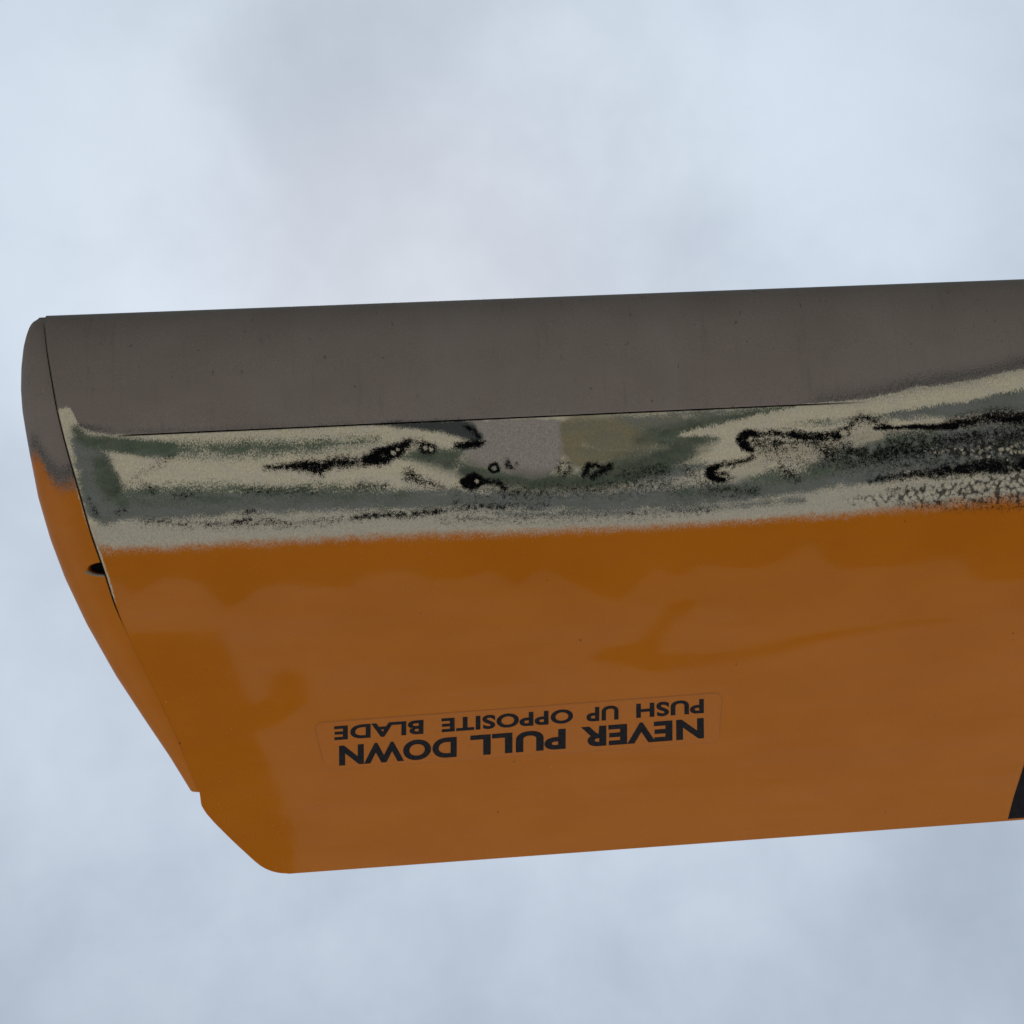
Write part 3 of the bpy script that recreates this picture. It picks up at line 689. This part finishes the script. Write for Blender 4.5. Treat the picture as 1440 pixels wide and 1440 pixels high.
a['recess_shade'] = np.clip(pocket * 1.4 - lip, 0, 1)  # depth of the drain pocket painted dark
a['recess_shade'][:, 0] = 1  # inner gap wall blackened in place of shade
a['recess_shade'][:, 1] = np.clip((140 - c[:, 1]) / 10, 0, 1) * .8
# bright rubbed arris next to the joint
a['beige'] = np.where((np.arange(len(ang)) >= 2)[None, :], .62 * np.exp(-((sc_ - sj) / .8) ** 2) * np.clip((c - 60) / 10, 0, 1) * np.clip((100 - c) / 10, 0, 1), 0)
low = np.stack([sc_, c, -zz], -1)
nb = [0, 12, 24, 36, 48, len(ang) - 1]
zu = th * np.clip(np.cos(ang)[None, :], 0, 1) ** .82
upp = np.stack([sc_, c, zu], -1)[:, nb]
grids_to_object('tip_cap', [(low, a), (upp, {'edge': a['edge'][:, nb]})], paint, blade)['label'] = 'rounded tip cap, grey in front and orange behind, with a drain hole at the joint'


# black band towards the trailing edge
def patch(name, sfun, rows, cols, off, mat, parent, extra=None):
    c = np.repeat(rows[:, None], len(cols), 1)
    s = sfun(c, cols[None, :])
    top = surface(s, c, off)
    at = extra(s, c) if extra else {}
    g = [(top, at)]
    for sl in (np.s_[0, :], np.s_[-1, :], np.s_[:, 0], np.s_[:, -1]):
        e1 = top[sl]; e2 = e1.copy(); e2[..., 2] += off + .05
        g.append((np.stack([e1, e2]), {k: np.stack([v[sl], v[sl]]) for k, v in at.items()}))
    return grids_to_object(name, g, mat, parent)


(s0, c0), (s1, c1), (s2, c2) = STRIPE


def stripe_edge(c):
    k = (s0 - s1) / (c1 - c0)
    return np.where(c > c0, np.interp(c, [c0, c1, c2], [s0, s1, s2]), s0 + (c0 - c) * k)


patch('black_stripe', lambda c, u: stripe_edge(c) + u, np.concatenate([np.arange(62, 250, 4), np.arange(250, 253.4, .5)]),
      np.concatenate([np.arange(0, 20, 2), np.arange(20, 121, 10)]), .12, black_paint, blade)['label'] = 'black painted band with a slanted edge'

# placard: clear film with its print
q = [np.array(p) for p in PLACARD]
RAD = 4.0


def quad(u, v):
    return (q[0] * (1 - u) + q[1] * u) * (1 - v) + (q[3] * (1 - u) + q[2] * u) * v


Wd, Ht = np.linalg.norm(q[1] - q[0]), np.linalg.norm(q[3] - q[0])
vv = np.concatenate([[0, .02, .05, .1, .18, .3, .45, .7, 1, 1.5, 2, 2.7, 3.4], np.arange(4, Ht - 4, .5), Ht - np.array([4, 3.4, 2.7, 2, 1.5, 1, .7, .45, .3, .18, .1, .05, .02, 0])])
uu = np.concatenate([[0, .3, .6], np.arange(1, Wd - 1, .5), [Wd - .6, Wd - .3, Wd]])
U, Vv = np.meshgrid(uu, vv)
edge_v = np.minimum(Vv, Ht - Vv)
inset = np.where(edge_v < RAD, RAD - np.sqrt(np.clip(RAD ** 2 - (RAD - edge_v) ** 2, 0, None)), 0)
Ui = inset + U / Wd * (Wd - 2 * inset)
pu, pv = (Ui / Wd)[..., None], (Vv / Ht)[..., None]
sc2 = quad(pu, pv)
cu_, cv_ = np.minimum(Ui, Wd - Ui), edge_v
corner = (cu_ < RAD) & (cv_ < RAD)
dist = np.where(corner, RAD - np.hypot(RAD - cu_, RAD - cv_), np.minimum(cu_, cv_))
rim = np.clip(1 - np.abs(dist - .25) / .75, 0, 1) * np.where(Vv / Ht > .8, .75, 1)
top = surface(sc2[..., 0], sc2[..., 1], .10)
g = [(top, {'rim': rim})]
for sl in (np.s_[0, :], np.s_[-1, :], np.s_[:, 0], np.s_[:, -1]):
    e1 = top[sl]; e2 = e1.copy(); e2[..., 2] += .15
    g.append((np.stack([e1, e2]), {'rim': np.ones((2, len(e1)))}))
placard = grids_to_object('placard', g, film, blade)
placard['label'] = 'clear placard film printed with black upside-down warning words'


def word_mesh(text, corners, bold):
    """letters of the built-in font, stretched to the measured box of the word on the blade"""
    cd = bpy.data.curves.new('letters', 'FONT')
    cd.body = text; cd.size = 1; cd.offset = bold; cd.resolution_u = 6
    cd.space_character = 1.06
    o = bpy.data.objects.new('letters', cd); C.objects.link(o)
    me = bpy.data.meshes.new_from_object(o.evaluated_get(bpy.context.evaluated_depsgraph_get()))
    co = np.zeros(len(me.vertices) * 3); me.vertices.foreach_get('co', co); co = co.reshape(-1, 3)
    faces = [tuple(p.vertices) for p in me.polygons]
    bpy.data.objects.remove(o); bpy.data.curves.remove(cd); bpy.data.meshes.remove(me)
    u = (co[:, 0] - co[:, 0].min()) / np.ptp(co[:, 0]); v = (co[:, 1] - co[:, 1].min()) / np.ptp(co[:, 1])
    b1, b0, t0, t1 = [np.array(p) for p in corners]
    u, v = u[:, None], v[:, None]
    p = (b1 * (1 - u) + b0 * u) * (1 - v) + (t1 * (1 - u) + t0 * u) * v
    return surface(p[:, 0], p[:, 1], .16) / 1000, faces


for line, bold in zip(WORDS, (.042, .036)):
    V, F = [], []
    for text, corners in line:
        p, f = word_mesh(text, corners, bold)
        k = sum(len(x) for x in V)
        F += [tuple(i + k for i in x) for x in f]
        V.append(p)
    me = bpy.data.meshes.new('lettering')
    me.from_pydata(np.concatenate(V).tolist(), [], F)
    me.materials.append(ink)
    o = bpy.data.objects.new('lettering', me); C.objects.link(o)
    o.parent = placard
    o['label'] = ' '.join(t for t, _ in line)
